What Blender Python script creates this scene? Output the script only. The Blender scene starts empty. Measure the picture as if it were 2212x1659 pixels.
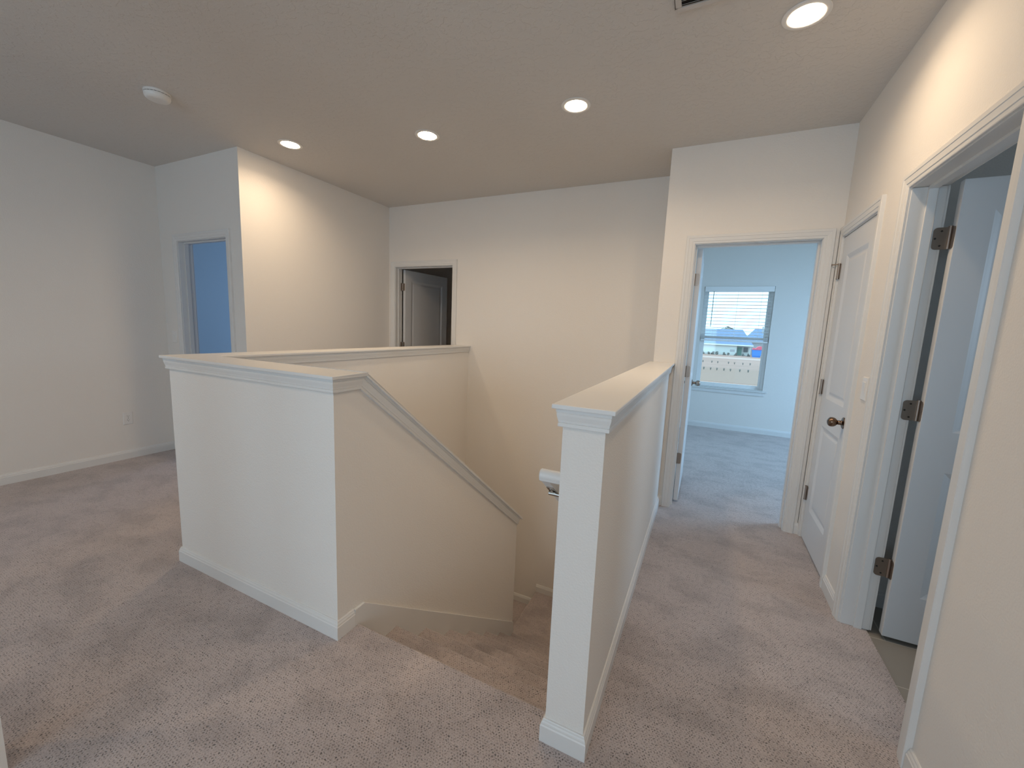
import bpy, bmesh, math, random
from mathutils import Vector, Matrix
random.seed(7)
S = bpy.context.scene
COL = S.collection
PI = math.pi

# ------------------------------------------------------------------ camera
IMW, IMH = 2212, 1659
FPX, YAW, PITCH, ROLL, EYE = 876.68, .4414, -.1378, .0422, 1.3819
cy, sy = math.cos(YAW), math.sin(YAW)
fwd = Vector((-sy*math.cos(PITCH), cy*math.cos(PITCH), math.sin(PITCH)))
rgt = Vector((cy, sy, 0)); up = rgt.cross(fwd)
r2 = rgt*math.cos(ROLL) + up*math.sin(ROLL)
u2 = up*math.cos(ROLL) - rgt*math.sin(ROLL)
cd = bpy.data.cameras.new('camera'); cam = bpy.data.objects.new('camera', cd); COL.objects.link(cam)
cd.sensor_fit = 'HORIZONTAL'; cd.sensor_width = 36.0; cd.lens = FPX/IMW*36.0
cd.clip_start = .02; cd.clip_end = 600
M = Matrix(((r2.x, u2.x, -fwd.x, 0), (r2.y, u2.y, -fwd.y, 0), (r2.z, u2.z, -fwd.z, EYE), (0, 0, 0, 1)))
cam.matrix_world = M
S.camera = cam

# ------------------------------------------------------------------ world, daylight, exposure
W = bpy.data.worlds.new('sky'); S.world = W; W.use_nodes = True
bg = W.node_tree.nodes['Background']
bg.inputs['Color'].default_value = (.46, .78, 1.0, 1); bg.inputs['Strength'].default_value = 3.0
S.view_settings.view_transform = 'Standard'; S.view_settings.look = 'None'
S.view_settings.gamma = 1; S.view_settings.use_curve_mapping = False
S.view_settings.exposure = 0.0
S.cycles.max_bounces = 10; S.cycles.diffuse_bounces = 8; S.cycles.glossy_bounces = 3
S.cycles.transmission_bounces = 4; S.cycles.transparent_max_bounces = 6
S.cycles.sample_clamp_indirect = 4.0
S.cycles.caustics_reflective = False; S.cycles.caustics_refractive = False
S.cycles.use_denoising = True

def area(name, loc, direction, sx, sz, power, color, spread=180):
    d = bpy.data.lights.new(name, 'AREA'); d.shape = 'RECTANGLE'; d.size = sx; d.size_y = sz
    d.energy = power; d.color = color; d.spread = math.radians(spread)
    o = bpy.data.objects.new(name, d); COL.objects.link(o); o.location = loc
    o.rotation_euler = Vector(direction).to_track_quat('-Z', 'Y').to_euler()
    return o
DAY = (.50, .82, 1.0)
area('loft_window_daylight', (-1.2, -3.25, 1.45), (0, 1, .0), 3.0, 1.35, 30, (.74, .84, 1.0))
area('bedroom_fill_light', (3.24, 5.2, 1.75), (-1, -.1, -1.7), 1.5, 1.35, 80, (.38, .66, 1.0))  # fill light added at an unseen side window to brighten the bedroom
area('side_room_window_daylight', (-5.3, 5.95, 1.4), (0, -1, -.1), 1.2, 1.3, 32, (.25, .52, 1.0))
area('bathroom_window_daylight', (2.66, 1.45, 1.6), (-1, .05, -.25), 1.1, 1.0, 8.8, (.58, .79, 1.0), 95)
LAMP_COL = (1.0, .75, .50); LAMP_STR = 72.0; LAMP_W = 5.7

# ------------------------------------------------------------------ materials
def mat(name, color, rough=.5, metal=0.0, spec=.5):
    m = bpy.data.materials.new(name); m.use_nodes = True
    b = m.node_tree.nodes['Principled BSDF']
    b.inputs['Base Color'].default_value = (*color, 1); b.inputs['Roughness'].default_value = rough
    b.inputs['Metallic'].default_value = metal
    b.inputs['Specular IOR Level'].default_value = spec
    return m
def nd(m, t): return m.node_tree.nodes.new(t)
def lk(m, a, b): m.node_tree.links.new(a, b)
def math_node(m, op, a, b=None, c=None):
    n = nd(m, 'ShaderNodeMath'); n.operation = op
    for i, v in enumerate((a, b, c)):
        if v is None: continue
        if isinstance(v, (int, float)): n.inputs[i].default_value = v
        else: lk(m, v, n.inputs[i])
    return n.outputs[0]
def add_bump(m, scale, strength, dist, detail=2.0, scale2=None, mix2=.5):
    tc = nd(m, 'ShaderNodeTexCoord'); n = nd(m, 'ShaderNodeTexNoise')
    n.inputs['Scale'].default_value = scale; n.inputs['Detail'].default_value = detail
    lk(m, tc.outputs['Object'], n.inputs['Vector'])
    h = n.outputs['Fac']
    if scale2:
        k = nd(m, 'ShaderNodeTexNoise'); k.inputs['Scale'].default_value = scale2; k.inputs['Detail'].default_value = 3
        lk(m, tc.outputs['Object'], k.inputs['Vector'])
        ss = nd(m, 'ShaderNodeMapRange'); ss.interpolation_type = 'SMOOTHSTEP'
        ss.inputs['From Min'].default_value = .5; ss.inputs['From Max'].default_value = .6
        lk(m, k.outputs['Fac'], ss.inputs['Value'])
        h = math_node(m, 'ADD', math_node(m, 'MULTIPLY', h, 1-mix2), math_node(m, 'MULTIPLY', ss.outputs[0], mix2))
    bp = nd(m, 'ShaderNodeBump'); bp.inputs['Strength'].default_value = strength; bp.inputs['Distance'].default_value = dist
    lk(m, h, bp.inputs['Height']); lk(m, bp.outputs[0], m.node_tree.nodes['Principled BSDF'].inputs['Normal'])
    return m

WALL = add_bump(mat('wall_paint', (.78, .755, .72), .75, spec=.25), 150, .6, .002, 2)
CEIL = add_bump(mat('ceiling_paint', (.665, .64, .61), .85, spec=.15), 120, .5, .003, 2, 34, .6)
TRIM = mat('white_trim_paint', (.72, .72, .71), .38, spec=.4)
DOORM = add_bump(mat('white_door_paint', (.70, .71, .72), .42, spec=.4), 220, .08, .0008)
PLASTIC = mat('white_plastic', (.78, .77, .75), .35)
DARK = mat('dark_slot', (.02, .018, .016), .7)
NICKEL = mat('satin_nickel', (.38, .32, .275), .38, 1.0)
BRONZE = mat('aged_bronze', (.20, .135, .095), .27, 1.0)
CHROME = mat('brushed_bracket', (.45, .42, .38), .25, 1.0)
TILE = mat('porcelain_tile', (.30, .275, .24), .4)
def _tile():
    m = TILE; tc = nd(m, 'ShaderNodeTexCoord'); mp = nd(m, 'ShaderNodeMapping')
    mp.inputs['Location'].default_value = (.02, -.214-.305, 0)
    br = nd(m, 'ShaderNodeTexBrick'); br.offset = .5
    br.inputs['Scale'].default_value = 1.0; br.inputs['Brick Width'].default_value = .61; br.inputs['Row Height'].default_value = .305
    br.inputs['Mortar Size'].default_value = .0022; br.inputs['Mortar Smooth'].default_value = .1
    br.inputs['Color1'].default_value = (.30, .28, .245, 1); br.inputs['Color2'].default_value = (.285, .265, .235, 1)
    br.inputs['Mortar'].default_value = (.50, .47, .42, 1)
    lk(m, tc.outputs['Object'], mp.inputs['Vector']); lk(m, mp.outputs[0], br.inputs['Vector'])
    lk(m, br.outputs['Color'], m.node_tree.nodes['Principled BSDF'].inputs['Base Color'])
_tile()

def carpet_mat():
    m = mat('looped_carpet', (.3, .25, .22), .95, spec=.1)
    b = m.node_tree.nodes['Principled BSDF']
    b.inputs['Sheen Weight'].default_value = .30; b.inputs['Sheen Roughness'].default_value = .6
    tc = nd(m, 'ShaderNodeTexCoord'); sx = nd(m, 'ShaderNodeSeparateXYZ'); lk(m, tc.outputs['Object'], sx.inputs[0])
    yz = math_node(m, 'ADD', sx.outputs['Y'], sx.outputs['Z'])
    cb = nd(m, 'ShaderNodeCombineXYZ'); lk(m, sx.outputs['X'], cb.inputs[0]); lk(m, yz, cb.inputs[1])
    # loops in staggered rows
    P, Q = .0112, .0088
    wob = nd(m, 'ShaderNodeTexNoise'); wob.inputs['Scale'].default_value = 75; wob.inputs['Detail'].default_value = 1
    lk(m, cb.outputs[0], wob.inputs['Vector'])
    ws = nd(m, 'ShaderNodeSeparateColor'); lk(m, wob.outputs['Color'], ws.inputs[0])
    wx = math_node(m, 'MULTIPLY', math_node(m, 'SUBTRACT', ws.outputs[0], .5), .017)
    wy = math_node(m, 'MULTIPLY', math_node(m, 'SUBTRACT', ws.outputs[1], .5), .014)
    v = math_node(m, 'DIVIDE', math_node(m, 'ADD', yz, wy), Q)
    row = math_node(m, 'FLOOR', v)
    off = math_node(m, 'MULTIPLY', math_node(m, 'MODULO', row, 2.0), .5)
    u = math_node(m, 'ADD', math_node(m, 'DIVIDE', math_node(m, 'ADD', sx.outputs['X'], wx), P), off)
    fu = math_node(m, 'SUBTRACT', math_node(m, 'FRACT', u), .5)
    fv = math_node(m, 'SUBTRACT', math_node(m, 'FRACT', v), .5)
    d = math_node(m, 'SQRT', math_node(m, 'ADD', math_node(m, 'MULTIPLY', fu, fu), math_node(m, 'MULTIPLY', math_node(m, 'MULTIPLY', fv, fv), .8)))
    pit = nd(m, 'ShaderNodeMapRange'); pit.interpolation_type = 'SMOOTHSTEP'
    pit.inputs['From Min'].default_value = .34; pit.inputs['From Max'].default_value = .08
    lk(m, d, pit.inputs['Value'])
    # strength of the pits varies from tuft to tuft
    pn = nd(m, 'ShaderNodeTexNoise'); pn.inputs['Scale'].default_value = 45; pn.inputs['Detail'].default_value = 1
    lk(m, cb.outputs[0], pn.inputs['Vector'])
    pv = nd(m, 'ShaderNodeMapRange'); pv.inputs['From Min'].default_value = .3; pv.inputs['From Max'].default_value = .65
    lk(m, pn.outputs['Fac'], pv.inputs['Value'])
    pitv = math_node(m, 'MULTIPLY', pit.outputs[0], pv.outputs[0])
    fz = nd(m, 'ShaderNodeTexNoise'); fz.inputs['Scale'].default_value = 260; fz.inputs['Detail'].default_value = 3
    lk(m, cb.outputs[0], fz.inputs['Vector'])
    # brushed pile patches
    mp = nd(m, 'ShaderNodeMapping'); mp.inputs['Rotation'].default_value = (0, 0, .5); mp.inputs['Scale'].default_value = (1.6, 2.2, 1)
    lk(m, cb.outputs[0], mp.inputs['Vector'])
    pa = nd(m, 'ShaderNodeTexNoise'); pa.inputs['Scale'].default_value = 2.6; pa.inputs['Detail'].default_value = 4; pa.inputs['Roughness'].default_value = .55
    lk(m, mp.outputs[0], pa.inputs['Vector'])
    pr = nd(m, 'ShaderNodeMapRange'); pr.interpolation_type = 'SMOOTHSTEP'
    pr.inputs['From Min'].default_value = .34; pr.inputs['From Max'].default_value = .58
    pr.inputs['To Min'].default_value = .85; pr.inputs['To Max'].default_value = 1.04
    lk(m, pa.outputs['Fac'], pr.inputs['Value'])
    f1 = math_node(m, 'SUBTRACT', 1.0, math_node(m, 'MULTIPLY', pitv, .74))  # shade inside the loop pits, darkened into the base colour
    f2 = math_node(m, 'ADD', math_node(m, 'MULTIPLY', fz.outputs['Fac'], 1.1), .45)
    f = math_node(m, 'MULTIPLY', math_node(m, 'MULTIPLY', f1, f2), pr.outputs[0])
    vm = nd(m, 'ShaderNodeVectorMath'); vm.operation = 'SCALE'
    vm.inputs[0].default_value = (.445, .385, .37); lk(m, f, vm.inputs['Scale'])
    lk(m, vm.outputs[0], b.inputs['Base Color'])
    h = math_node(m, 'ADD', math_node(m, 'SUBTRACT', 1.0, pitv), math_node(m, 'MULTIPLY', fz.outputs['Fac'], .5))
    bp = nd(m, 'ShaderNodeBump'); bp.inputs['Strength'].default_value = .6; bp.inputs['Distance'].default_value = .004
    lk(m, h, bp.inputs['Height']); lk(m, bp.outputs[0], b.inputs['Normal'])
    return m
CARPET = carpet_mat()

def lens_mat():
    m = bpy.data.materials.new('lit_lamp_lens'); m.use_nodes = True
    nt = m.node_tree; nt.nodes.clear()
    e = nt.nodes.new('ShaderNodeEmission'); o = nt.nodes.new('ShaderNodeOutputMaterial')
    e.inputs['Color'].default_value = (*LAMP_COL, 1); e.inputs['Strength'].default_value = LAMP_STR
    nt.links.new(e.outputs[0], o.inputs['Surface'])
    return m
LENS = lens_mat()
def glass_mat():
    m = bpy.data.materials.new('clear_glass'); m.use_nodes = True
    nt = m.node_tree; nt.nodes.clear()
    t = nt.nodes.new('ShaderNodeBsdfTransparent'); g = nt.nodes.new('ShaderNodeBsdfGlossy')
    g.inputs['Roughness'].default_value = .02
    x = nt.nodes.new('ShaderNodeMixShader'); f = nt.nodes.new('ShaderNodeFresnel'); f.inputs['IOR'].default_value = 1.45
    o = nt.nodes.new('ShaderNodeOutputMaterial'); t.inputs['Color'].default_value = (.95, .97, .97, 1)
    nt.links.new(f.outputs[0], x.inputs[0]); nt.links.new(t.outputs[0], x.inputs[1]); nt.links.new(g.outputs[0], x.inputs[2])
    nt.links.new(x.outputs[0], o.inputs['Surface'])
    return m
GLASS = glass_mat()
VINYL = mat('white_vinyl', (.86, .86, .85), .35)

# ------------------------------------------------------------------ mesh helpers
class MB:
    def __init__(s): s.v = []; s.f = []; s.sm = []
    def add(s, vs, fs, smooth=False):
        n = len(s.v); s.v += [tuple(p) for p in vs]
        for f in fs: s.f.append(tuple(i+n for i in f)); s.sm.append(smooth)
        return s
    def box(s, x0, x1, y0, y1, z0, z1):
        v = [(x, y, z) for z in (z0, z1) for y in (y0, y1) for x in (x0, x1)]
        return s.add(v, [(0, 2, 3, 1), (4, 5, 7, 6), (0, 1, 5, 4), (2, 6, 7, 3), (0, 4, 6, 2), (1, 3, 7, 5)])
    def prism(s, pts, fn, a, b, smooth=False):
        """polygon pts (p,q) extruded from a to b; fn(p,q,t)->xyz"""
        n = len(pts)
        v = [fn(p, q, a) for p, q in pts] + [fn(p, q, b) for p, q in pts]
        s.add(v, [tuple(range(n-1, -1, -1)), tuple(range(n, 2*n))])
        return s.add(v, [(i, (i+1) % n, n+(i+1) % n, n+i) for i in range(n)], smooth)
    def rings(s, rs, closed_ring=True, caps=True, smooth=True):
        """list of rings (each a list of points, equal length)"""
        n = len(rs[0]); v = [p for r in rs for p in r]; f = []
        for k in range(len(rs)-1):
            for i in range(n if closed_ring else n-1):
                j = (i+1) % n
                f.append((k*n+i, k*n+j, (k+1)*n+j, (k+1)*n+i))
        s.add(v, f, smooth)
        if caps and closed_ring:
            s.add(rs[0], [tuple(range(n-1, -1, -1))]); s.add(rs[-1], [tuple(range(n))])
        return s
    def lathe(s, prof, origin, axis, seg=32, smooth=True, caps=True):
        """prof: (r, h) along axis"""
        a = Vector(axis).normalized(); t = Vector((0, 0, 1)) if abs(a.z) < .9 else Vector((1, 0, 0))
        e1 = a.cross(t).normalized(); e2 = a.cross(e1); o = Vector(origin)
        rs = []
        for r, h in prof:
            r = max(r, 1e-5)
            rs.append([o+a*h+(e1*math.cos(2*PI*i/seg)+e2*math.sin(2*PI*i/seg))*r for i in range(seg)])
        return s.rings(rs, True, caps, smooth)
    def cyl(s, p0, p1, r, seg=16, smooth=True):
        d = Vector(p1)-Vector(p0)
        return s.lathe([(r, 0), (r, d.length)], p0, d, seg, smooth)
    def build(s, name, material, parent=None, bevel=0, seg=2, **props):
        me = bpy.data.meshes.new(name); me.from_pydata(s.v, [], s.f); me.update()
        bm = bmesh.new(); bm.from_mesh(me)
        bmesh.ops.remove_doubles(bm, verts=bm.verts, dist=1e-6)
        bmesh.ops.recalc_face_normals(bm, faces=bm.faces); bm.to_mesh(me); bm.free()
        smooth = any(s.sm)
        if smooth:
            me.polygons.foreach_set('use_smooth', [True]*len(me.polygons))
            try: me.set_sharp_from_angle(angle=math.radians(38))
            except Exception: pass
        o = bpy.data.objects.new(name, me); me.materials.append(material); COL.objects.link(o)
        if parent: o.parent = parent
        if bevel:
            b = o.modifiers.new('bevel', 'BEVEL'); b.width = bevel; b.segments = seg; b.limit_method = 'ANGLE'; b.angle_limit = math.radians(40)
            b.harden_normals = False
        for k, v in props.items(): o[k] = v
        return o
def thing(name, label, cat, loc=(0, 0, 0), group=None, kind=None, rot=None):
    o = bpy.data.objects.new(name, None); COL.objects.link(o); o.location = loc; o.empty_display_size = .05
    if rot: o.rotation_euler = rot
    o['label'] = label; o['category'] = cat
    if group: o['group'] = group
    if kind: o['kind'] = kind
    return o
def tag(o, label, cat, group=None, kind=None):
    o['label'] = label; o['category'] = cat
    if group: o['group'] = group
    if kind: o['kind'] = kind
    return o
def struct(name, mb, m, label, cat, bevel=0):
    return tag(mb.build(name, m, bevel=bevel), label, cat, kind='structure')

def plan_sweep(mb, path, profile, zt, side=1, smooth=False):
    """sweep profile [(u outward, v down)] along a plan polyline, mitred; outward = right of travel * side"""
    P = [Vector(p) for p in path]; n = len(P); rs = []
    for i in range(n):
        ds = []
        if i > 0: ds.append((P[i]-P[i-1]).normalized())
        if i < n-1: ds.append((P[i+1]-P[i]).normalized())
        ns = [Vector((d.y, -d.x))*side for d in ds]
        nn = ns[0] if len(ns) == 1 else (ns[0]+ns[1]) / (1+ns[0].dot(ns[1]))
        rs.append([(P[i].x+nn.x*u, P[i].y+nn.y*u, zt-v) for u, v in profile])
    mb.rings(rs, True, True, smooth)
    return mb

# ------------------------------------------------------------------ dimensions of the place (metres)
H = 2.743
XL, XB, XR = -4.85, -3.587, .728
YD, YFAR, YB = 2.188, 3.943, 3.39
XHLo, XHLi, XSi, XHR = -2.554, -2.424, -1.457, -1.337
XRL, XRR = -.370, -.240
YF, YFi, YN = 1.150, 1.280, 1.1585
HC = 1.1624                                   # top of the ledge caps
CT = .0145; OV = .030                          # cap thickness, overhang
DH = 2.045                                    # door opening height
T = .115                                      # wall thickness
NOSE, RUN, RISE = 1.265, .254, .1905
YW = 6.775

# ------------------------------------------------------------------ floor and ceiling
def nosed(y_back, y_nose, z, thick, r=.016, n=6):
    """side outline (y, z) of a carpeted tread whose nose points to +y"""
    pts = [(y_back, z-thick), (y_nose-.022, z-thick), (y_nose-.022, z-.038)]
    for i in range(n+1):
        a = -PI/2 + PI/2*i/n
        pts.append((y_nose-r+r*math.cos(a), z-.038+r+r*math.sin(a)) if i < n else (y_nose, z-.022))
    for i in range(n+1):
        a = PI/2*i/n
        pts.append((y_nose-r+r*math.cos(a), z-r+r*math.sin(a)))
    pts.append((y_back, z))
    return pts
fl = MB()
fl.box(-4.965, .832, -3.3, YF, -.28, 0)
fl.box(-4.965, XHLo+.06, YF, 4.06, -.28, 0)
fl.box(XRL+.06, .832, YF, 3.45, -.28, 0)
fl.prism(nosed(YF, NOSE, 0, .28), lambda p, q, t: (t, p, q), XHR-.06, XRL+.06)
fl.box(-.27, 3.3, 3.45, YW+.1, -.28, 0)
fl.box(-6.6, -3.70, 2.25, 6.0, -.28, 0)
fl.box(-3.70, -.27, 4.06, 6.6, -.28, 0)
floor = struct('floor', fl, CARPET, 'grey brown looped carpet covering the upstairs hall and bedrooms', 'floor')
fb = MB().box(.832, 2.7, .1, 2.75, -.28, -.008)
struct('floor_bathroom', fb, TILE, 'grey beige porcelain tile floor seen inside the bathroom doorway', 'floor')
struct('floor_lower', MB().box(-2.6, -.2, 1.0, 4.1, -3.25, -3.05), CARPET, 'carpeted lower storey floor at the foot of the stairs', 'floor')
ce = MB().box(-6.7, 3.45, -3.4, 7.0, H, H+.12)
struct('ceiling', ce, CEIL, 'flat ceiling with a light knockdown texture', 'ceiling')

# ------------------------------------------------------------------ walls
def wall_y(mb, y0, y1, xs, x_end, openings, z0=-.25, z1=H):
    """wall in plane Y; openings (x0,x1,zb,zt)"""
    x = xs
    for a, b, zb, zt in sorted(openings):
        mb.box(x, a, y0, y1, z0, z1)
        mb.box(a, b, y0, y1, zt, z1)
        if zb > z0: mb.box(a, b, y0, y1, z0, zb)
        x = b
    mb.box(x, x_end, y0, y1, z0, z1)
    return mb
def wall_x(mb, x0, x1, ys, y_end, openings, z0=-.25, z1=H):
    y = ys
    for a, b, zb, zt in sorted(openings):
        mb.box(x0, x1, y, a, z0, z1)
        mb.box(x0, x1, a, b, zt, z1)
        if zb > z0: mb.box(x0, x1, a, b, z0, zb)
        y = b
    mb.box(x0, x1, y, y_end, z0, z1)
    return mb
G = .016                                      # jamb board thickness
BATH = (1.682, 2.386); CLOS = (2.752, 3.352); BED = (-.144, .622); FARD = (-3.486, -2.664); SIDE = (-4.543, -3.797)
struct('wall_left', wall_x(MB(), XL-T, XL, -3.3, YD, []), WALL, 'long plain grey white wall on the left with an outlet', 'wall')
struct('wall_side', wall_y(MB(), YD, YD+T, -6.6, XB-.0, [(SIDE[0]-G, SIDE[1]+G, -.25, DH+G)]), WALL, 'short wall holding the blue-lit doorway at left', 'wall')
struct('wall_bump', wall_x(MB(), XB-T, XB, YD+T, YFAR, []), WALL, 'warm lit wall behind the stairwell left of the dark doorway', 'wall')
struct('wall_far', wall_y(MB(), YFAR, YFAR+T, XB-T, -.26, [(FARD[0]-G, FARD[1]+G, -3.2, DH+G)], -3.2).box(FARD[0]-G, FARD[1]+G, YFAR, YFAR+T, -3.2, -.02), WALL,
       'tall far wall of the stairwell with a dark half open doorway', 'wall')
wr = wall_x(MB(), XR, XR+T, -3.3, YB, [(BATH[0]-G, BATH[1]+G, -.25, DH+G), (CLOS[0]-G, CLOS[1]+G, -.25, DH+G)])
struct('wall_right', wr, WALL, 'right hallway wall with the closet door and bathroom doorway', 'wall')
wb = wall_y(MB(), YB, YB+T, XRL, XR+T, [(BED[0]-G, BED[1]+G, -.25, DH+G)])
struct('wall_hall_end', wb, WALL, 'wall at the hallway end around the bedroom doorway', 'wall')
struct('wall_stairwell_right', MB().box(XRL, -.26, YB+T, YFAR, -3.2, H).box(XRL, -.26, YB, YB+T, -3.2, -.25), WALL, 'stairwell side wall beyond the right half wall', 'wall')
# half walls round the stairwell
struct('wall_stair_front', MB().box(XHLo, XHR, YF, YFi, -3.2, HC-CT), WALL, 'front face of the boxed half wall nearest the camera', 'half wall')
struct('wall_stair_left', MB().box(XHLo, XHLi, YFi, YFAR, -3.2, HC-CT), WALL, 'half wall along the left side of the stairwell', 'half wall')
SL = .7925; SY0 = 1.3065; SY1 = 3.105         # sloping cap: starts, ends
SC = math.sqrt(1+SL*SL)
def slope_z(y, off=0): return HC-SL*(y-SY0)-off*SC      # off = distance below the top face, square to the slope
YE = 3.050
sw = MB().prism([(YFi, -3.2), (YE, -3.2), (YE, slope_z(YE, CT)), (SY0-CT*(SC-1)/SL, HC-CT), (YFi, HC-CT)], lambda p, q, t: (t, p, q), XSi, XHR)
struct('wall_stair_slope', sw, WALL, 'half wall sloping down beside the stairs', 'half wall')
struct('wall_stair_right', MB().box(XRL, XRR, YN, YB, -3.2, HC-CT), WALL, 'half wall between the stairs and the right hallway', 'half wall')
struct('wall_stair_base', MB().box(XSi, XRL, 1.02, YF, -3.2, -.28), WALL, 'wall below the upper floor edge under the top stair', 'wall')
# near left corner, only its edge shows at the bottom left
struct('wall_near_left', MB().box(-1.89, -1.765, -.30, .315, 0, H), WALL, 'wall end whose edge shows at the bottom left corner', 'wall')
# rooms beyond
struct('wall_rear', wall_y(MB(), -3.4, -3.3, -4.965, XR+T, [(-2.7, .3, .75, 2.15)]), WALL, 'wall behind the camera with a wide window', 'wall')
bd = MB(); wall_y(bd, YW, YW+.14, -.40, 3.42, [(-.105, .785, .62, 2.105)])
struct('wall_bedroom_back', bd, WALL, 'blue-lit bedroom wall around the window', 'wall')
struct('wall_bedroom_left', MB().box(-.40, -.26, YFAR+T, YW, -.25, H), WALL, 'bedroom wall behind the open door leaf', 'wall')
struct('wall_bedroom_right', wall_x(MB(), 3.3, 3.42, 3.39, YW, [(4.45, 5.95, .7, 2.1)]), WALL, 'bedroom wall on the right, out of sight', 'wall')
struct('wall_bedroom_front', MB().box(XR+T, 3.3, YB, YB+T, -.25, H), WALL, 'bedroom wall beside the doorway, seen from inside', 'wall')
struct('wall_bathroom', MB().box(.843, 2.8, 2.66, 2.735, -.25, H).box(2.7, 2.8, .0, 2.66, -.25, H).box(.843, 2.7, .0, .1, -.25, H), WALL, 'bathroom walls behind the open white door', 'wall')
struct('wall_closet', MB().box(1.45, 1.5, 2.735, 3.39, -.25, H), WALL, 'back of the shallow hall closet', 'wall')
struct('wall_side_room', MB().box(-6.7, -6.6, YD, 6.05, -.25, H).box(-6.6, XB-T, 6.0, 6.1, -.25, H), WALL, 'plain wall seen deep blue through the left doorway', 'wall')
struct('wall_dark_room', MB().box(XB-T, -3.60, YFAR+T, 6.6, -.25, H).box(-3.6, -.4, 6.5, 6.6, -.25, H), WALL, 'unlit room walls behind the half open far door', 'wall')

# ------------------------------------------------------------------ ledge caps and crown mouldings on the half walls
CROWN = [(0, 0), (.0185, 0), (.0185, .010), (.0158, .0112), (.0173, .0132), (.0168, .020), (.0148, .028), (.0128, .035), (.0122, .0415), (.0103, .0432), (.0127, .0450), (.0127, .0540), (.0115, .0555), (0, .0555)]
def cap_prism(mb, poly, z0, z1):
    return mb.prism(poly, lambda p, q, t: (p, q, t), z0, z1)
cap = MB()
cap_prism(cap, [(XHLo-OV, YF-OV), (XHR+OV, YF-OV), (XHR+OV, SY0), (XHLi+OV, SY0), (XHLi+OV, YFAR), (XHLo-OV, YFAR)], HC-CT, HC)
# sloping board joins the level one
cap.prism([(SY0, HC), (SY0-CT*(SC-1)/SL, HC-CT), (SY1+.0, slope_z(SY1, CT)), (SY1, slope_z(SY1))], lambda p, q, t: (t, p, q), XSi-OV, XHR+OV)
t1 = struct('trim_1', cap, TRIM, 'white ledge cap running round the stairwell box and down its slope', 'trim', bevel=.003)
ZC = HC-CT
cr = MB()
# outer run: left side, front, then the side face turning down the slope
ring = []
pa = [(XHLo, YFAR), (XHLo, YF), (XHR, YF)]
rings = []
rings.append([(XHLo-u, YFAR, ZC-v) for u, v in CROWN])
rings.append([(XHLo-u, YF-u, ZC-v) for u, v in CROWN])
rings.append([(XHR+u, YF-u, ZC-v) for u, v in CROWN])
def y_turn(v): return SY0-(CT+v)*(SC-1)/SL
rings.append([(XHR+u, y_turn(v), ZC-v) for u, v in CROWN])
rings.append([(XHR+u, SY1-.03-.45*v, slope_z(SY1-.03-.45*v, CT+v)) for u, v in CROWN])
cr.rings(rings, True, True, False)
cr.build('crown_moulding', TRIM, t1)
cr = MB()
rings = [[(XHLi+u, YFAR, ZC-v) for u, v in CROWN], [(XHLi+u, YFi+u, ZC-v) for u, v in CROWN], [(XSi-u, YFi+u, ZC-v) for u, v in CROWN],
         [(XSi-u, SY1-.03-.45*v, slope_z(SY1-.03-.45*v, CT+v)) for u, v in CROWN]]
cr.rings(rings, True, True, False); cr.build('crown_moulding', TRIM, t1)

cap = MB()
cap_prism(cap, [(XRL-OV, YN-OV), (XRR+OV, YN-OV), (XRR+OV, YB), (XRL-OV, YB)], HC-CT, HC)
t2 = struct('trim_2', cap, TRIM, 'white ledge cap on the half wall beside the right hallway', 'trim', bevel=.003)
cr = MB(); plan_sweep(cr, [(XRL, YB), (XRL, YN), (XRR, YN), (XRR, YB)], CROWN, ZC)
cr.build('crown_moulding', TRIM, t2)

# ------------------------------------------------------------------ baseboards
BBH = .083
BBP = [(0, 0), (.0045, 0), (.0065, .003), (.0075, .008), (.010, .012), (.0112, .016), (.0112, .020), (.014, .024), (.014, BBH), (0, BBH)]
def bb(name, path, label, z=0, side=1):
    mb = MB(); plan_sweep(mb, path, BBP, z+BBH, side)
    return struct(name, mb, TRIM, label, 'baseboard')
bb('baseboard_left', [(XL, -3.3), (XL, YD), (SIDE[0]-.066, YD)], 'white baseboard along the long left wall')
bb('baseboard_side', [(SIDE[1]+.066, YD), (XB, YD), (XB, YFAR), (FARD[0]-.066, YFAR)], 'white baseboard at the foot of the warm lit wall')
b1 = bb('baseboard_stair_front', [(XHLo, YFAR), (XHLo, YF), (XHR, YF), (XHR, 1.236)], 'white baseboard wrapping the front of the stairwell box')
bb('baseboard_stair_right', [(XRL, 1.236), (XRL, YN), (XRR, YN), (XRR, YB), (BED[0]-.066, YB)], 'white baseboard wrapping the right half wall')
bb('baseboard_right', [(XR, CLOS[0]-.066), (XR, BATH[1]+.066)], 'short white baseboard between the closet and bathroom casings')
bb('baseboard_near_right', [(XR, BATH[0]-.066), (XR, -3.3)], 'white baseboard on the near part of the right wall')
bb('baseboard_corner', [(BED[1]+.066, YB), (XR, YB)], 'tiny white baseboard in the corner beside the bedroom doorway')
bb('baseboard_bedroom', [(-.26, 3.55), (-.26, YW), (3.3, YW), (3.3, 3.55)], 'white baseboard under the bedroom window')
bb('baseboard_landing', [(XSi, YFAR), (XRL, YFAR)], 'white baseboard at the stair landing', -8*RISE)
bb('baseboard_lower_landing', [(XHLi, YFAR), (XSi, YFAR)], 'white baseboard one step below the landing', -9*RISE)
bb('baseboard_bathroom', [(.86, 2.66), (2.7, 2.66)], 'white baseboard in the bathroom behind the door', -.008)
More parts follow.
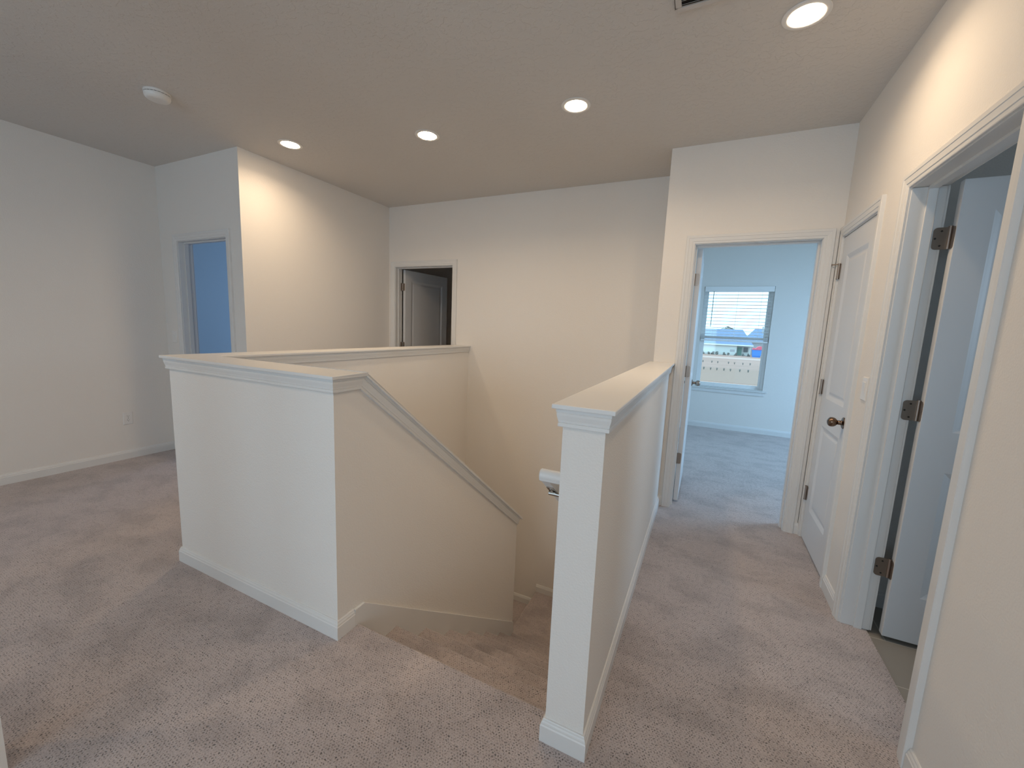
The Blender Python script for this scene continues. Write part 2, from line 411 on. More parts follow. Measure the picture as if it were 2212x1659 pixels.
# skirt boards beside the stairs
def skirt(name, x0, x1, label):
    zt = lambda y: .075-.75*(y-1.298)
    pts = [(1.238, .080), (1.296, .080), (3.048, zt(3.048)), (3.048, zt(3.048)-.36), (NOSE+.1, -.34), (1.238, -.2)]
    mb = MB().prism(pts, lambda p, q, t: (t, p, q), x0, x1)
    return struct(name, mb, TRIM, label, 'trim', bevel=.0015)
skirt('trim_3', XHR, XHR+.012, 'white skirt board following the stairs along the sloping half wall')
skirt('trim_4', XRL-.012, XRL, 'white skirt board on the hallway side of the stairs')

# ------------------------------------------------------------------ stairs
stairs = thing('staircase', 'beige carpeted flight of stairs going down between the two half walls', 'staircase', (0, 0, 0))
xl, xr = XHR+.0122, XRL-.0122
for k in range(1, 8):
    yn = NOSE+RUN*k; z = -k*RISE
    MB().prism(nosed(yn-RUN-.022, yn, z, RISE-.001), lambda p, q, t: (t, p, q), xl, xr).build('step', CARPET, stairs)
ld = MB().box(XSi, XRL, NOSE+RUN*7-.022, YFAR, -8*RISE-.1, -8*RISE)
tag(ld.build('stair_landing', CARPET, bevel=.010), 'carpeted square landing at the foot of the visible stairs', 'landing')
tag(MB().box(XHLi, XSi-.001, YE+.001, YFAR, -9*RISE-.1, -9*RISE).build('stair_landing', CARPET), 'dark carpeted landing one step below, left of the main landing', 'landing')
low = thing('staircase', 'lower flight of stairs hidden behind the sloping half wall', 'staircase', (0, 0, 0))
for q_ in range(1, 7):
    z = -(9+q_)*RISE; yn = YE-RUN*q_
    pts = [(2*yn-p, q) for p, q in nosed(yn-RUN-.022, yn, z, RISE+.02)]
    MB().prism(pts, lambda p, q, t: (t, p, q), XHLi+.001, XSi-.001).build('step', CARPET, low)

# ------------------------------------------------------------------ doorway casings and jambs
CAS = [(0, 0), (0, .009), (.003, .0105), (.010, .0115), (.016, .012), (.018, .0145), (.030, .0155), (.040, .0165), (.0425, .0185), (.058, .0185), (.060, .016), (.060, 0)]
def casing(mb, fn, s0, s1, h, z0=0, clip=None):
    """fn(s, z, t) -> xyz, t out of the wall"""
    r = .005
    rs = [[], [], [], []]
    for a, t in CAS:
        o = a+r
        rs[0].append(fn(s0-o, z0, t)); rs[1].append(fn(s0-o, h+o, t)); rs[2].append(fn(s1+o, h+o, t)); rs[3].append(fn(s1+o, z0, t))
    if clip is not None:
        for k in (2, 3): rs[k] = [fn(min(s1+a+r, clip), (h+a+r) if k == 2 else z0, t) for a, t in CAS]
    mb.rings(rs, True, True, False)
def jamb(mb, fn, s0, s1, h, depth, stop, z0=0):
    """fn(s, z, d), d into the wall"""
    def b(sa, sb, za, zb, da, db):
        v = [fn(s, z, d) for d in (da, db) for z in (za, zb) for s in (sa, sb)]
        mb.add(v, [(0, 2, 3, 1), (4, 5, 7, 6), (0, 1, 5, 4), (2, 6, 7, 3), (0, 4, 6, 2), (1, 3, 7, 5)])
    b(s0-G, s0, z0, h, 0, depth); b(s1, s1+G, z0, h, 0, depth); b(s0-G, s1+G, h, h+G, 0, depth)
    d0, d1 = stop
    b(s0, s0+.011, z0, h, d0, d1); b(s1-.011, s1, z0, h, d0, d1); b(s0+.011, s1-.011, h-.011, h, d0, d1)
def doorframe(name, label, face, back, s0, s1, stop, clip=None, both=True):
    """face(s,z,t) hall side; back(s,z,t) far side; depth along -t of face"""
    mb = MB(); casing(mb, face, s0, s1, DH, clip=clip)
    o = struct(name, mb, TRIM, label, 'door frame')
    mj = MB(); jamb(mj, lambda s, z, d: face(s, z, -d), s0, s1, DH, T, stop); mj.build('jamb', TRIM, o, bevel=.0012)
    if both:
        mc = MB(); casing(mc, back, s0, s1, DH); mc.build('inner_casing', TRIM, o)
    return o
doorframe('trim_5', 'white casing and jamb of the bedroom doorway', lambda s, z, t: (s, YB-t, z), lambda s, z, t: (s, YB+T+t, z), *BED, (.045, .078))
doorframe('trim_6', 'white casing and jamb of the open bathroom doorway', lambda s, z, t: (XR-t, s, z), lambda s, z, t: (XR+T+t, s, z), *BATH, (.052, .083))
doorframe('trim_7', 'white casing round the closed closet door', lambda s, z, t: (XR-t, s, z), None, *CLOS, (.042, .07), clip=YB-.001, both=False)
doorframe('trim_8', 'white casing and jamb of the dark far doorway', lambda s, z, t: (s, YFAR-t, z), lambda s, z, t: (s, YFAR+T+t, z), *FARD, (.045, .078))
doorframe('trim_9', 'white casing and jamb of the blue-lit left doorway', lambda s, z, t: (s, YD-t, z), lambda s, z, t: (s, YD+T+t, z), *SIDE, (.045, .078))

# ------------------------------------------------------------------ doors
def leaf_mesh(w, h, th=.035):
    """two-panel moulded leaf: x 0..w from the hinge edge, y -th..0, z 0..h"""
    st = .105
    rects = [(st, w-st, .225, .82), (st, w-st, 1.0, h-.125)]
    xs = [0, st, w-st, w]; zs = [0, .225, .82, 1.0, h-.125, h]
    mb = MB()
    for yy, sgn in ((0, -1), (-th, 1)):
        for i in range(3):
            for j in range(5):
                a, b, c, d = xs[i], xs[i+1], zs[j], zs[j+1]
                if i == 1 and j in (1, 3):
                    prof = [(0, 0), (.004, .0015), (.010, .0035), (.022, .0085), (.027, .0095), (.034, .009), (.046, .0055), (.050, .005)]
                    rs = []
                    for ins, dep in prof:
                        y = yy+sgn*dep
                        rs.append([(a+ins, y, c+ins), (b-ins, y, c+ins), (b-ins, y, d-ins), (a+ins, y, d-ins)])
                    mb.rings(rs, True, False, False); mb.add(rs[-1], [(0, 1, 2, 3)])
                else:
                    mb.add([(a, yy, c), (b, yy, c), (b, yy, d), (a, yy, d)], [(0, 1, 2, 3)])
    for j in range(5):
        mb.add([(0, 0, zs[j]), (0, -th, zs[j]), (0, -th, zs[j+1]), (0, 0, zs[j+1])], [(0, 1, 2, 3)])
        mb.add([(w, 0, zs[j]), (w, -th, zs[j]), (w, -th, zs[j+1]), (w, 0, zs[j+1])], [(0, 1, 2, 3)])
    for i in range(3):
        mb.add([(xs[i], 0, 0), (xs[i], -th, 0), (xs[i+1], -th, 0), (xs[i+1], 0, 0)], [(0, 1, 2, 3)])
        mb.add([(xs[i], 0, h), (xs[i], -th, h), (xs[i+1], -th, h), (xs[i+1], 0, h)], [(0, 1, 2, 3)])
    return mb
def rplate(mb, fn, w, h, r, t0, t1, round_side=1, n=5):
    """plate with two rounded corners on the far side: fn(a, b, t)"""
    pts = [(0, -h/2)]
    for i in range(n+1):
        a = -PI/2+PI/2*i/n; pts.append((w-r+r*math.cos(a), -h/2+r+r*math.sin(a)))
    for i in range(n+1):
        a = PI/2*i/n; pts.append((w-r+r*math.cos(a), h/2-r+r*math.sin(a)))
    pts.append((0, h/2))
    mb.prism(pts, fn, t0, t1)
HZ = (.335, 1.09, 1.83)
KNOB = [(.0, 0), (.031, 0), (.032, .003), (.030, .007), (.020, .010), (.0135, .013), (.012, .018), (.0125, .024), (.011, .028), (.0145, .033), (.021, .038), (.0255, .046), (.0270, .055), (.0255, .064), (.020, .071), (.011, .0755), (.0, .077)]
def knob(parent, origin, axis, m=BRONZE):
    return MB().lathe(KNOB, origin, axis, 36).build('knob', m, parent)

# bathroom door, open square to the wall
d = leaf_mesh(.695, 2.04)
bath = tag(d.build('door_2', DOORM, bevel=.0012), 'white two panel bathroom door standing open at right edge', 'door', kind='structure')
bath.location = (.878, 2.385, .014)
for hz in HZ:
    z = hz-.014+.0
    hb = MB()
    # leaf on the jamb (plane y = 2.386), leaf on the door edge (plane x = .878), knuckle between
    rplate(hb, lambda a, b, t: (-.010-a, -.0005-t, z+b), .048, .090, .014, 0, .002)
    rplate(hb, lambda a, b, t: (-t, .001-a-.004, z+b), .028, .090, .012, 0, .002)
    hb.cyl((-.0065, -.004, z-.045), (-.0065, -.004, z+.045), .0062, 14)
    hb.cyl((-.0065, -.004, z+.045), (-.0065, -.004, z+.049), .0075, 14)
    h = hb.build('hinge', NICKEL, bath)
    sb = MB()
    for a, b in ((.022, .030), (.040, .0), (.022, -.030)):
        sb.cyl((-.010-a, -.0024, z+b), (-.010-a, -.0034, z+b), .004, 12)
    sb.build('screw', DARK, h)

# bedroom door, swung into the bedroom
bed = tag(leaf_mesh(.752, 2.02).build('door_1', DOORM, bevel=.0012), 'white bedroom door open edge-on beside the bedroom doorway', 'door', kind='structure')
bed.location = (-.131, 3.512, .018); bed.rotation_euler = (0, 0, PI/2)
for hz in (.378, 1.095, 1.808):
    z = hz-.018
    hb = MB()
    rplate(hb, lambda a, b, t: (-t, -.002-a, z+b), .027, .090, .010, 0, .002)
    hb.cyl((-.007, .004, z-.045), (-.007, .004, z+.045), .0062, 14)
    hb.box(-.06, -.012, .0105, .0125, z-.045, z+.045)
    hb.build('hinge', NICKEL, bed)
knob(bed, (.69, -.035, .935-.018), (0, -1, 0), NICKEL); knob(bed, (.69, 0, .935-.018), (0, 1, 0), NICKEL)

# closet door, closed
clo = tag(leaf_mesh(.594, 2.03).build('door_3', DOORM, bevel=.0012), 'closed narrow white two panel closet door', 'door', kind='structure')
clo.location = (XR+.003, 3.349, .012); clo.rotation_euler = (0, 0, -PI/2)
# leaf local x -> -Y world, local y -> +X world ; leaf spans y -.035..0 => put room face at y=-.035
clo.location = (XR+.038, 3.349, .012)
for i, hz in enumerate((.327, 1.075, 1.831)):
    z = hz-.012
    hb = MB(); hb.cyl((-.001, -.043, z-.044), (-.001, -.043, z+.044), .0075, 14)
    hb.cyl((-.001, -.043, z+.044), (-.001, -.043, z+.050), .009, 14); hb.cyl((-.001, -.043, z-.050), (-.001, -.043, z-.044), .009, 14)
    hb.box(-.020, .020, -.0385, -.035, z-.044, z+.044)
    h = hb.build('hinge', NICKEL, clo)
    if i == 2:
        st = MB(); st.cyl((-.001, -.043, z+.046), (-.028, -.078, z+.046), .0035, 10)
        st.lathe([(0, 0), (.007, .001), (.008, .005), (.006, .010), (0, .011)], (-.027, -.0765, z+.046), (-.6, -.75, 0), 14)
        st.build('door_stop', NICKEL, h)
k = knob(clo, (.545, -.035, .932-.012), (0, -1, 0))

# far door, nearly square to its wall
far = tag(leaf_mesh(.812, 2.015).build('door_4', DOORM, bevel=.0012), 'white two panel door half open into the dark far room', 'door', kind='structure')
far.location = (FARD[0]+.012, YFAR+T+.010, .018); far.rotation_euler = (0, 0, PI/2-math.radians(4.5))
for hz in (.36, 1.10, 1.825):
    z = hz-.018
    hb = MB(); rplate(hb, lambda a, b, t: (-t, -.002-a, z+b), .026, .090, .010, 0, .002)
    hb.cyl((-.006, .004, z-.045), (-.006, .004, z+.045), .0062, 14)
    hb.box(-.05, -.008, .001, .003, z-.045, z+.045)
    hb.build('hinge', NICKEL, far)
knob(far, (.755, -.035, .92), (0, -1, 0), NICKEL)

# ------------------------------------------------------------------ recessed lamps
def lamp_parts(t):
    MB().lathe([(.062, 0), (.088, 0), (.0895, -.002), (.088, -.0045), (.072, -.0065), (.066, -.0055), (.062, -.003)], (0, 0, 0), (0, 0, 1), 48, True, False).build('trim_ring', PLASTIC, t)
    MB().lathe([(.0655, -.0015), (.064, -.0050), (.056, -.0085), (.040, -.0105), (.020, -.0115), (0, -.0118)], (0, 0, 0), (0, 0, 1), 40, True, False).build('lens', LENS, t)
    d = bpy.data.lights.new('lamp_light', 'AREA'); d.shape = 'DISK'; d.size = .10; d.energy = LAMP_W; d.color = LAMP_COL; d.spread = math.radians(152)
    o = bpy.data.objects.new('lamp_light', d); COL.objects.link(o); o.parent = t; o.location = (0, 0, -.014)
spots = [((.244, 2.236), 'large recessed ceiling lamp at top right beside the air vent'),
         ((-.862, 2.57), 'recessed ceiling lamp above the stairwell nearest the hallway wall corner'),
         ((-1.981, 2.572), 'middle recessed ceiling lamp above the dark doorway'),
         ((-3.118, 2.315), 'farthest left recessed ceiling lamp beside the warm lit wall')]
spots += [((.2, -.75), 'added fill lamp behind the camera over the hallway'), ((-2.75, -.35), 'added fill lamp behind the camera toward the left wall')]  # unseen lamps added to brighten the near carpet and hallway walls
lamp0 = None
for (x, y), lab in spots:
    if lamp0 is None:
        t = thing('recessed_lamp', lab, 'ceiling lamp', (x, y, H), 'recessed lamps in the ceiling'); lamp_parts(t); lamp0 = t
    else:
        t = lamp0.copy(); COL.objects.link(t); t.location = (x, y, H); t['label'] = lab
        for ch in list(lamp0.children):
            c = ch.copy(); COL.objects.link(c); c.parent = t

# ------------------------------------------------------------------ ceiling vent, smoke detector
v = thing('ceiling_vent', 'white ceiling air vent with dark slots cut off by the top edge', 'vent', (-.075, 1.885, H))
x0, x1, y0, y1 = -.179, .179, -.128, .130
fr = MB(); w = .024
for a, b, c, e in ((x0, x1, y0, y0+w), (x0, x1, y1-w, y1), (x0, x0+w, y0+w, y1-w), (x1-w, x1, y0+w, y1-w)):
    fr.box(a, b, c, e, -.010, 0)
VENT = mat('vent_paint', (.60, .575, .55), .6)
fr.build('frame', VENT, v, bevel=.003)
MB().box(x0+.02, x1-.02, y0+.02, y1-.02, -.003, -.0005).build('duct_opening', DARK, v)
lv = MB(); n = 10
for i in range(n):
    yc = y0+w+(y1-y0-2*w)*(i+.5)/n
    lv.prism([(-.006, -.0095), (-.0055, -.0102), (.006, -.0018), (.0055, -.0011)], lambda p, q, t: (t, yc+p, q), x0+w, x1-w)
lv.build('louvres', VENT, v)

s = thing('smoke_detector', 'round white smoke detector on the left part of the ceiling', 'smoke detector', (-3.245, 1.505, H))
MB().lathe([(.0, 0), (.067, 0), (.0685, -.003), (.0685, -.012), (.066, -.0145), (.0, -.0145)], (0, 0, 0), (0, 0, 1), 48).build('base', PLASTIC, s)
MB().lathe([(0, -.0145), (.061, -.0145), (.061, -.0175), (.067, -.0178), (.067, -.026), (.064, -.036), (.057, -.044), (.046, -.0475), (.030, -.0485), (0, -.0485)], (0, 0, 0), (0, 0, 1), 48).build('cover', PLASTIC, s)
MB().lathe([(0, -.0484), (.010, -.0484), (.010, -.0505), (.007, -.0512), (0, -.0512)], (.022, -.018, 0), (0, 0, 1), 20).build('test_button', PLASTIC, s)
sl = MB()
for i in range(22):
    a = 2*PI*i/22; c, sn = math.cos(a), math.sin(a)
    sl.add([(c*.0655-sn*.006*j, sn*.0655+c*.006*j, z) for z in (-.0172, -.0150) for j in (-1, 1)] + [(c*.060-sn*.006*j, sn*.060+c*.006*j, z) for z in (-.0172, -.0150) for j in (-1, 1)],
           [(0, 1, 3, 2), (4, 6, 7, 5), (0, 4, 5, 1), (2, 3, 7, 6), (0, 2, 6, 4), (1, 5, 7, 3)])
sl.build('smoke_slots', DARK, s)

# ------------------------------------------------------------------ outlet and switches
def plate(mb, fn, w, h, t=.006, b=.004):
    rs = []
    for ins, d in ((0, 0), (0, t*.45), (b, t)):
        rs.append([fn(-w/2+ins, -h/2+ins, d), fn(w/2-ins, -h/2+ins, d), fn(w/2-ins, h/2-ins, d), fn(-w/2+ins, h/2-ins, d)])
    mb.rings(rs, True, True, False); return mb
def slab(mb, fn, a0, a1, b0, b1, t0, t1):
    vv = [fn(a, b, t) for t in (t0, t1) for b in (b0, b1) for a in (a0, a1)]
    return mb.add(vv, [(0, 2, 3, 1), (4, 5, 7, 6), (0, 1, 5, 4), (2, 6, 7, 3), (0, 4, 6, 2), (1, 3, 7, 5)])
o = thing('wall_outlet', 'white duplex power outlet low on the long left wall', 'outlet', (XL, 1.828, .386))
fn = lambda a, b, t: (t, a, b)
plate(MB(), fn, .072, .116).build('cover_plate', PLASTIC, o)
for zc in (.0195, -.0195):
    m_ = MB(); m_.prism([(.017*math.cos(a)*(1.0), max(-.0135, min(.0135, .017*math.sin(a)))) for a in [2*PI*i/28 for i in range(28)]], lambda p, q, t: (t, p, zc+q), .005, .0078)
    rc = m_.build('receptacle', PLASTIC, o)
    ds = MB(); slab(ds, fn, -.0075, -.0055, zc+.001, zc+.009, .0076, .0082); slab(ds, fn, .0055, .0075, zc+.002, zc+.008, .0076, .0082)
    ds.cyl((.0076, 0, zc-.0065), (.0082, 0, zc-.0065), .0026, 12)
    ds.build('slots', DARK, rc)
MB().cyl((.0058, 0, 0), (.0068, 0, 0), .003, 12).build('screw', NICKEL, o)
def switch(label, loc, fn):
    t = thing('light_switch', label, 'light switch', loc, 'rocker light switches')
    plate(MB(), fn, .072, .116).build('cover_plate', PLASTIC, t)
    rk = MB()
    pts = [(-.0335, .0055), (-.0335, .0065), (0, .0090), (.0335, .0125), (.0335, .0055)]
    rk.prism(pts, lambda p, q, tt: fn(tt, p, q), -.0165, .0165)
    rk.build('rocker', PLASTIC, t, bevel=.001)
    return t
switch('white rocker light switch between the left wall and the blue-lit doorway', (-4.712, YD, 1.155), lambda a, b, t: (a, -t, b))
switch('white rocker light switch between the closet door and bathroom casing', (XR, 2.553, 1.155), lambda a, b, t: (-t, a, b))

# ------------------------------------------------------------------ handrail
hr = thing('handrail', 'white handrail on the stair side of the right half wall', 'handrail', (-.422, 1.24, .9))
hr.location = (0, 0, 0)
RX, RZ, RY, RS = -.4375, .901, 1.219, .75
prof = []
for i in range(13):
    a = PI*i/12; prof.append((.0255*math.cos(a), .004+.0255*math.sin(a)))
prof += [(-.0255, -.004), (-.0225, -.008), (-.0215, -.014), (-.019, -.022), (.019, -.022), (.0215, -.014), (.0225, -.008), (.0255, -.004)]
prof = [(a_*.76, b_*.76) for a_, b_ in prof]
def sweep3(mb, path, prof, ups):
    P = [Vector(p) for p in path]; rs = []
    n = len(P)
    for i in range(n):
        di = (P[min(i+1, n-1)]-P[i]) if i < n-1 else (P[i]-P[i-1]); dp = (P[i]-P[i-1]) if i > 0 else di
        di.normalize(); dp.normalize()
        upv = Vector(ups[i]); nrm = (di+dp).normalized()
        side = dp.cross(upv).normalized(); upn = side.cross(dp).normalized()
        ring = []
        for a, b in prof:
            q = P[i]+side*a+upn*b
            # slide along dp onto the mitre plane
            tt = (P[i]-q).dot(nrm)/dp.dot(nrm)
            ring.append(q+dp*tt)
        rs.append(ring)
    mb.rings(rs, True, True, True); return mb
yend = 2.95
rl = MB(); sweep3(rl, [(RX, RY, RZ), (RX, yend, RZ-RS*(yend-RY))], prof, [(0, 0, 1)]*2)
rl.build('rail', TRIM, hr)
rt = MB(); sweep3(rt, [(XRL, RY+.002, RZ), (RX-.0194, RY+.002, RZ)], [(a, b) for a, b in prof], [(0, 0, 1)]*2)
rt.build('wall_return', TRIM, hr, bevel=.004, seg=3)
for yb in (1.288, 2.6):
    zb = RZ-RS*(yb-RY)-.022
    br = MB()
    br.cyl((XRL, yb, zb-.012), (XRL-.005, yb, zb-.012), .022, 20)
    br.cyl((XRL-.004, yb, zb-.012), (RX-.010, yb, zb-.012), .0075, 14); br.cyl((RX, yb, zb-.012), (RX, yb, zb+.004), .006, 12)
    br.prism([(-.026, .0), (.026, -.0), (.026, -.004), (-.026, -.004)], lambda p, q, t: (t, yb+p, zb+.001+q-RS*p), RX-.012, RX+.012)
    br.build('bracket', CHROME, hr, label='metal bracket under the rail')

# ------------------------------------------------------------------ bedroom window and blind
wx0, wx1, wz0, wz1 = -.105, .785, .62, 2.105
win = thing('window_1', 'white single hung bedroom window looking over a dry field', 'window', (.34, YW+.09, wz0), kind='structure')
ox, oy, oz = .34, YW+.09, wz0
def wb_(mb, x0, x1, y0, y1, z0, z1): return mb.box(x0-ox, x1-ox, y0-oy, y1-oy, z0-oz, z1-oz)
f = MB(); fy0, fy1 = YW+.065, YW+.13
wb_(f, wx0, wx0+.035, fy0, fy1, wz0, wz1); wb_(f, wx1-.035, wx1, fy0, fy1, wz0, wz1)
wb_(f, wx0+.035, wx1-.035, fy0, fy1, wz0, wz0+.03); wb_(f, wx0+.035, wx1-.035, fy0, fy1, wz1-.035, wz1)
f.build('frame', VINYL, win, bevel=.003)
for nm, za, zb, ya in (('lower_sash', wz0+.03, 1.385, YW+.072), ('upper_sash', 1.35, wz1-.035, YW+.098)):
    q = MB(); a, b = wx0+.035, wx1-.035; e = .028
    wb_(q, a, a+e, ya, ya+.026, za, zb); wb_(q, b-e, b, ya, ya+.026, za, zb); wb_(q, a+e, b-e, ya, ya+.026, za, za+.034); wb_(q, a+e, b-e, ya, ya+.026, zb-.034, zb)
    sh = q.build(nm, VINYL, win, bevel=.002)
    g = MB(); wb_(g, a+e, b-e, ya+.011, ya+.015, za+.034, zb-.034); g.build('pane', GLASS, sh)
si = MB(); wb_(si, wx0-.075, wx1+.055, YW-.028, YW, wz0-.018, wz0); wb_(si, wx0+.001, wx1-.001, YW, YW+.065, wz0-.0, wz0+.012)
si.build('sill', TRIM, win, bevel=.004)
ap = MB(); wb_(ap, wx0-.045, wx1+.025, YW-.014, YW, wz0-.07, wz0-.018); ap.build('apron', TRIM, win, bevel=.003)

bl = thing('window_blind', 'white faux wood blind raised half way in the bedroom window', 'blind', (.34, YW+.03, 1.31))
bx, by, bz = .34, YW+.03, 1.31
def bb_(mb, x0, x1, y0, y1, z0, z1): return mb.box(x0-bx, x1-bx, y0-by, y1-by, z0-bz, z1-bz)
a, b = wx0+.012, wx1-.012
bb_(MB(), a-.006, b+.006, YW-.012, YW-.002, 2.03, 2.104).build('valance', VINYL, bl, bevel=.002)
bb_(MB(), a, b, YW+.004, YW+.055, 2.055, 2.10).build('headrail', VINYL, bl)
sl = MB(); z = 1.415
while z < 2.05:
    sl.prism([(-.025, 0), (-.012, .0018), (0, .0024), (.012, .0018), (.025, 0), (.025, .0028), (.012, .0046), (0, .0052), (-.012, .0046), (-.025, .0028)], lambda p, q, t: (t, p, q+z-bz-p*.07), a-bx, b-bx)
    z += .0475
sl.build('slats', VINYL, bl)
sk = MB()
for i in range(9): bb_(sk, a, b, YW+.005, YW+.055, 1.337+i*.0058, 1.337+i*.0058+.0024)
sk.build('stacked_slats', VINYL, bl)
bb_(MB(), a, b, YW+.004, YW+.056, 1.313, 1.333).build('bottom_rail', VINYL, bl, bevel=.004)
cd_ = MB()
for xx in (.06, .34, .64):
    for yy in (YW+.0035, YW+.0565): cd_.cyl((xx-bx, yy-by, 1.33-bz), (xx-bx, yy-by, 2.06-bz), .0011, 6)
cd_.build('ladder_cords', VINYL, bl)
wd = MB(); wd.cyl((.022-bx, YW-.018-by, 1.52-bz), (.022-bx, YW-.012-by, 2.035-bz), .0045, 8); wd.build('tilt_wand', mat('smoky_wand', (.12, .12, .12), .3), bl)

# rear window, and an unseen bedroom side window added to light the room
def plain_window(name, label, fnb):
    t = thing(name, label, 'window', (0, 0, 0), kind='structure'); m_ = MB(); fnb(m_); m_.build('frame', VINYL, t); return t
def _rear(m_):
    for xx in (-2.7, -1.22, .26): m_.box(xx, xx+.04, -3.38, -3.33, .75, 2.15)
    m_.box(-2.7, .3, -3.38, -3.33, .75, .79); m_.box(-2.7, .3, -3.38, -3.33, 2.11, 2.15)
plain_window('window_2', 'wide window behind the camera', _rear)
def _bedr(m_):
    for yy in (4.45, 5.18, 5.91): m_.box(3.34, 3.39, yy, yy+.04, .7, 2.1)
    m_.box(3.34, 3.39, 4.45, 5.95, .7, .74); m_.box(3.34, 3.39, 4.45, 5.95, 2.06, 2.1)
plain_window('window_3', 'unseen bedroom window added to light the room', _bedr)

# ------------------------------------------------------------------ outside, seen through the bedroom window
GZ = -3.3
def ground_mat():
    m = mat('dry_grass_field', (.42, .30, .25), .95, spec=.05)
    tc = nd(m, 'ShaderNodeTexCoord'); mp = nd(m, 'ShaderNodeMapping'); mp.inputs['Scale'].default_value = (.06, .5, 1)
    n1 = nd(m, 'ShaderNodeTexNoise'); n1.inputs['Scale'].default_value = 1.0; n1.inputs['Detail'].default_value = 6; n1.inputs['Roughness'].default_value = .65
    lk(m, tc.outputs['Object'], mp.inputs['Vector']); lk(m, mp.outputs[0], n1.inputs['Vector'])
    r = nd(m, 'ShaderNodeValToRGB'); e = r.color_ramp.elements
    e[0].position = .32; e[0].color = (.37, .225, .175, 1); e[1].position = .62; e[1].color = (.50, .295, .235, 1)
    lk(m, n1.outputs['Fac'], r.inputs[0]); lk(m, r.outputs[0], m.node_tree.nodes['Principled BSDF'].inputs['Base Color'])
    return m
struct('ground', MB().box(-120, 160, 12, 300, GZ-.5, GZ), ground_mat(), 'dry pale field behind the house', 'field')
struct('ground_strip', MB().box(-60, 80, 47, 68, GZ, GZ+.02), mat('sown_strip', (.38, .235, .18), .95, spec=.05), 'slightly darker sown strip across the field', 'field')
struct('ground_path', MB().box(-60, 80, 99, 106, GZ, GZ+.02), mat('pale_path', (.56, .35, .28), .9), 'pale sandy path along the far edge of the field', 'path')
HW = mat('white_siding', (.66, .66, .62), .8); RF = mat('slate_blue_roof', (.21, .25, .36), .85); RF2 = mat('grey_roof', (.34, .30, .27), .85)
TEAL = mat('green_door_paint', (.22, .36, .30), .6); WINM = mat('house_window_dark', (.16, .15, .15), .3); HB = mat('tan_siding', (.45, .42, .42), .8)
def hip_roof(mb, x0, x1, y0, y1, ze, zr, hipl, hipr):
    ym = (y0+y1)/2
    v_ = [(x0, y0, ze), (x1, y0, ze), (x1, y1, ze), (x0, y1, ze), (x0+hipl, ym, zr), (x1-hipr, ym, zr)]
    mb.add(v_, [(0, 1, 5, 4), (1, 2, 5), (2, 3, 4, 5), (3, 0, 4), (3, 2, 1, 0)])
    return mb
hA = thing('house', 'long white single storey house with slate roof across the field', 'house', (0, 119, GZ))
MB().box(-10, 7.0, 0, 10, 0, 2.75).box(7.0, 10.1, 2.2, 10, 0, 2.75).build('walls', HW, hA)
hip_roof(MB(), -10.6, 10.6, -.6, 10.6, 2.75, 6.7, 4.5, 2.4).build('roof', RF, hA)
MB().box(-10.6, 10.6, -.66, -.6, 2.5, 2.78).build('fascia', mat('white_fascia', (.80, .78, .74), .6), hA)
MB().box(7.3, 8.3, 2.1, 2.2, 0, 2.1).build('front_door', TEAL, hA)
MB().box(8.7, 9.7, 2.1, 2.2, .9, 2.1).build('window', WINM, hA)
MB().box(9.9, 10.1, 0, .2, 0, 2.5).build('porch_post', HW, hA)
MB().box(5.5, 6.6, -.05, 0, .9, 1.5).build('meter_box', HB, hA)
hB = thing('house', 'taller blue grey house behind the dumpster at right', 'house', (13.2, 131, GZ))
MB().box(-3.0, 9, 0, 10, 0, 3.6).build('walls', HB, hB)
hip_roof(MB(), -3.8, 10, -.8, 10.8, 3.6, 7.2, 2.6, 2.6).build('roof', RF, hB)
MB().cyl((.6, 3.2, 6.0), (.6, 3.2, 7.9), .18, 8).build('roof_vent', HB, hB)
hC = thing('house', 'distant house showing a pale green gable above the roofs', 'house', (5.6, 150, GZ))
MB().prism([(-5, 0), (5, 0), (5, 5.4), (0, 7.75), (-5, 5.4)], lambda p, q, t: (p, t, q), 0, 9).build('walls', mat('pale_green_siding', (.42, .42, .34), .8), hC)
MB().prism([(-5.3, 5.4), (0, 7.9), (5.3, 5.4), (5.3, 5.6), (0, 8.1), (-5.3, 5.6)], lambda p, q, t: (p, t, q), -.4, 9.4).build('roof', RF2, hC)
# dumpster with red tarp
dm = thing('dumpster', 'blue metal dumpster heaped with rubbish beside the white house', 'dumpster', (11.1, 114.5, GZ))
MB().prism([(-.85, .3), (.85, .3), (1.0, 1.75), (-1.0, 1.75)], lambda p, q, t: (p, t, q), 0, 1.8).box(-1.02, 1.02, -.05, 1.85, 1.68, 1.78).box(-.8, .8, .1, 1.7, 0, .3).build('bin', mat('blue_steel', (.06, .22, .62), .5), dm)
rb = MB(); n = 12
for j in range(2):
    pass
rb.prism([(-1.0, 1.78), (-.8, 2.3), (-.3, 2.15), (.1, 2.55), (.6, 2.75), (1.15, 2.5), (1.0, 1.78)], lambda p, q, t: (p, t, q), .2, 1.6)
rb.build('red_tarp', mat('red_tarp', (.75, .12, .16), .6), dm, bevel=.08)
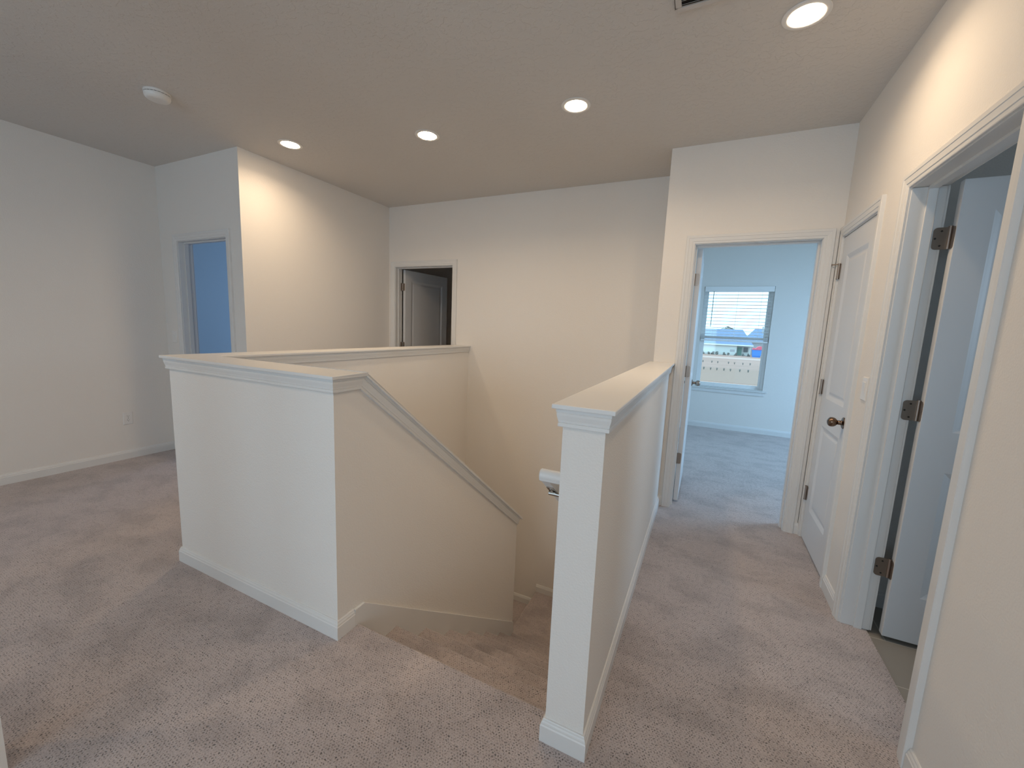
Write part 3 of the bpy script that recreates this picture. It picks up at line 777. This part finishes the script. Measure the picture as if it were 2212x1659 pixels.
# shrubs along the house wall
SHM = mat('shrub_leaves', (.20, .19, .17), .9)
def shrub_mesh(seed):
    random.seed(seed); mb = MB()
    for i in range(26):
        a = random.uniform(0, 2*PI); r = random.uniform(0, .34); z = random.uniform(.12, .75)
        rr = random.uniform(.10, .20)*(1.1-z*.5)
        mb.lathe([(0, -rr), (rr*.7, -rr*.7), (rr, 0), (rr*.7, rr*.7), (0, rr)], (r*math.cos(a), r*math.sin(a), z), (random.uniform(-.3, .3), random.uniform(-.3, .3), 1), 7)
    mb.cyl((0, 0, 0), (0, 0, .3), .05, 6)
    return mb
lab_sh = ['leftmost dark shrub against the white house wall', 'dark shrub second from the left along the white house', 'dark shrub third from the left along the white house',
          'dark shrub fourth from the left along the white house', 'wide dark shrub midway along the white house wall', 'low shrub left of the meter box on the white house',
          'shrub directly left of the green front door', 'shrub in front of the green front door', 'shrub right of the green front door']
sh0 = None
for i, (x, sc) in enumerate([(-.7, 1.1), (.6, 1.0), (1.6, 1.2), (2.6, 1.25), (4.2, 1.1), (5.1, 1.0), (6.9, 1.1), (8.5, 1.0), (9.6, 1.05)]):
    if sh0 is None: o = sh0 = shrub_mesh(3).build('shrub', SHM)
    else: o = sh0.copy(); COL.objects.link(o)
    o.location = (x, 117.6, GZ); o.scale = (sc*.95, sc*.8, sc*.85); o.rotation_euler = (0, 0, i*1.7)
    tag(o, lab_sh[i], 'shrub', 'shrubs along the white house')

# young plants standing in two rows of the field
def tuft():
    mb = MB()
    for i in range(7):
        a = 2*PI*i/7; mb.prism([(-.04, 0), (.04, 0), (.0, .38)], lambda p, q, t: (p*math.cos(a)-t*math.sin(a)+q*.3*math.cos(a), p*math.sin(a)+t*math.cos(a)+q*.3*math.sin(a), q), -.02, .02)
    return mb
tf0 = None
for row, (yy, xs_) in enumerate(((80.0, (-.4, 1.3, 2.4, 4.4, 5.5, 7.0, 8.3)), (63.0, (-.1, 1.2, 2.4, 3.7, 4.9, 6.6, 8.1)))):
    for x_ in xs_:
        if tf0 is None: o = tf0 = tuft().build('young_plant', SHM)
        else: o = tf0.copy(); COL.objects.link(o)
        o.location = (x_*yy/95, yy, GZ); o.rotation_euler = (0, 0, x_*3)
        tag(o, ('tiny young plant in the farther planted row of the dry field', 'tiny young plant in the nearer planted row of the dry field')[row], 'plant',
            ('young plants in the farther field row', 'young plants in the nearer field row')[row])
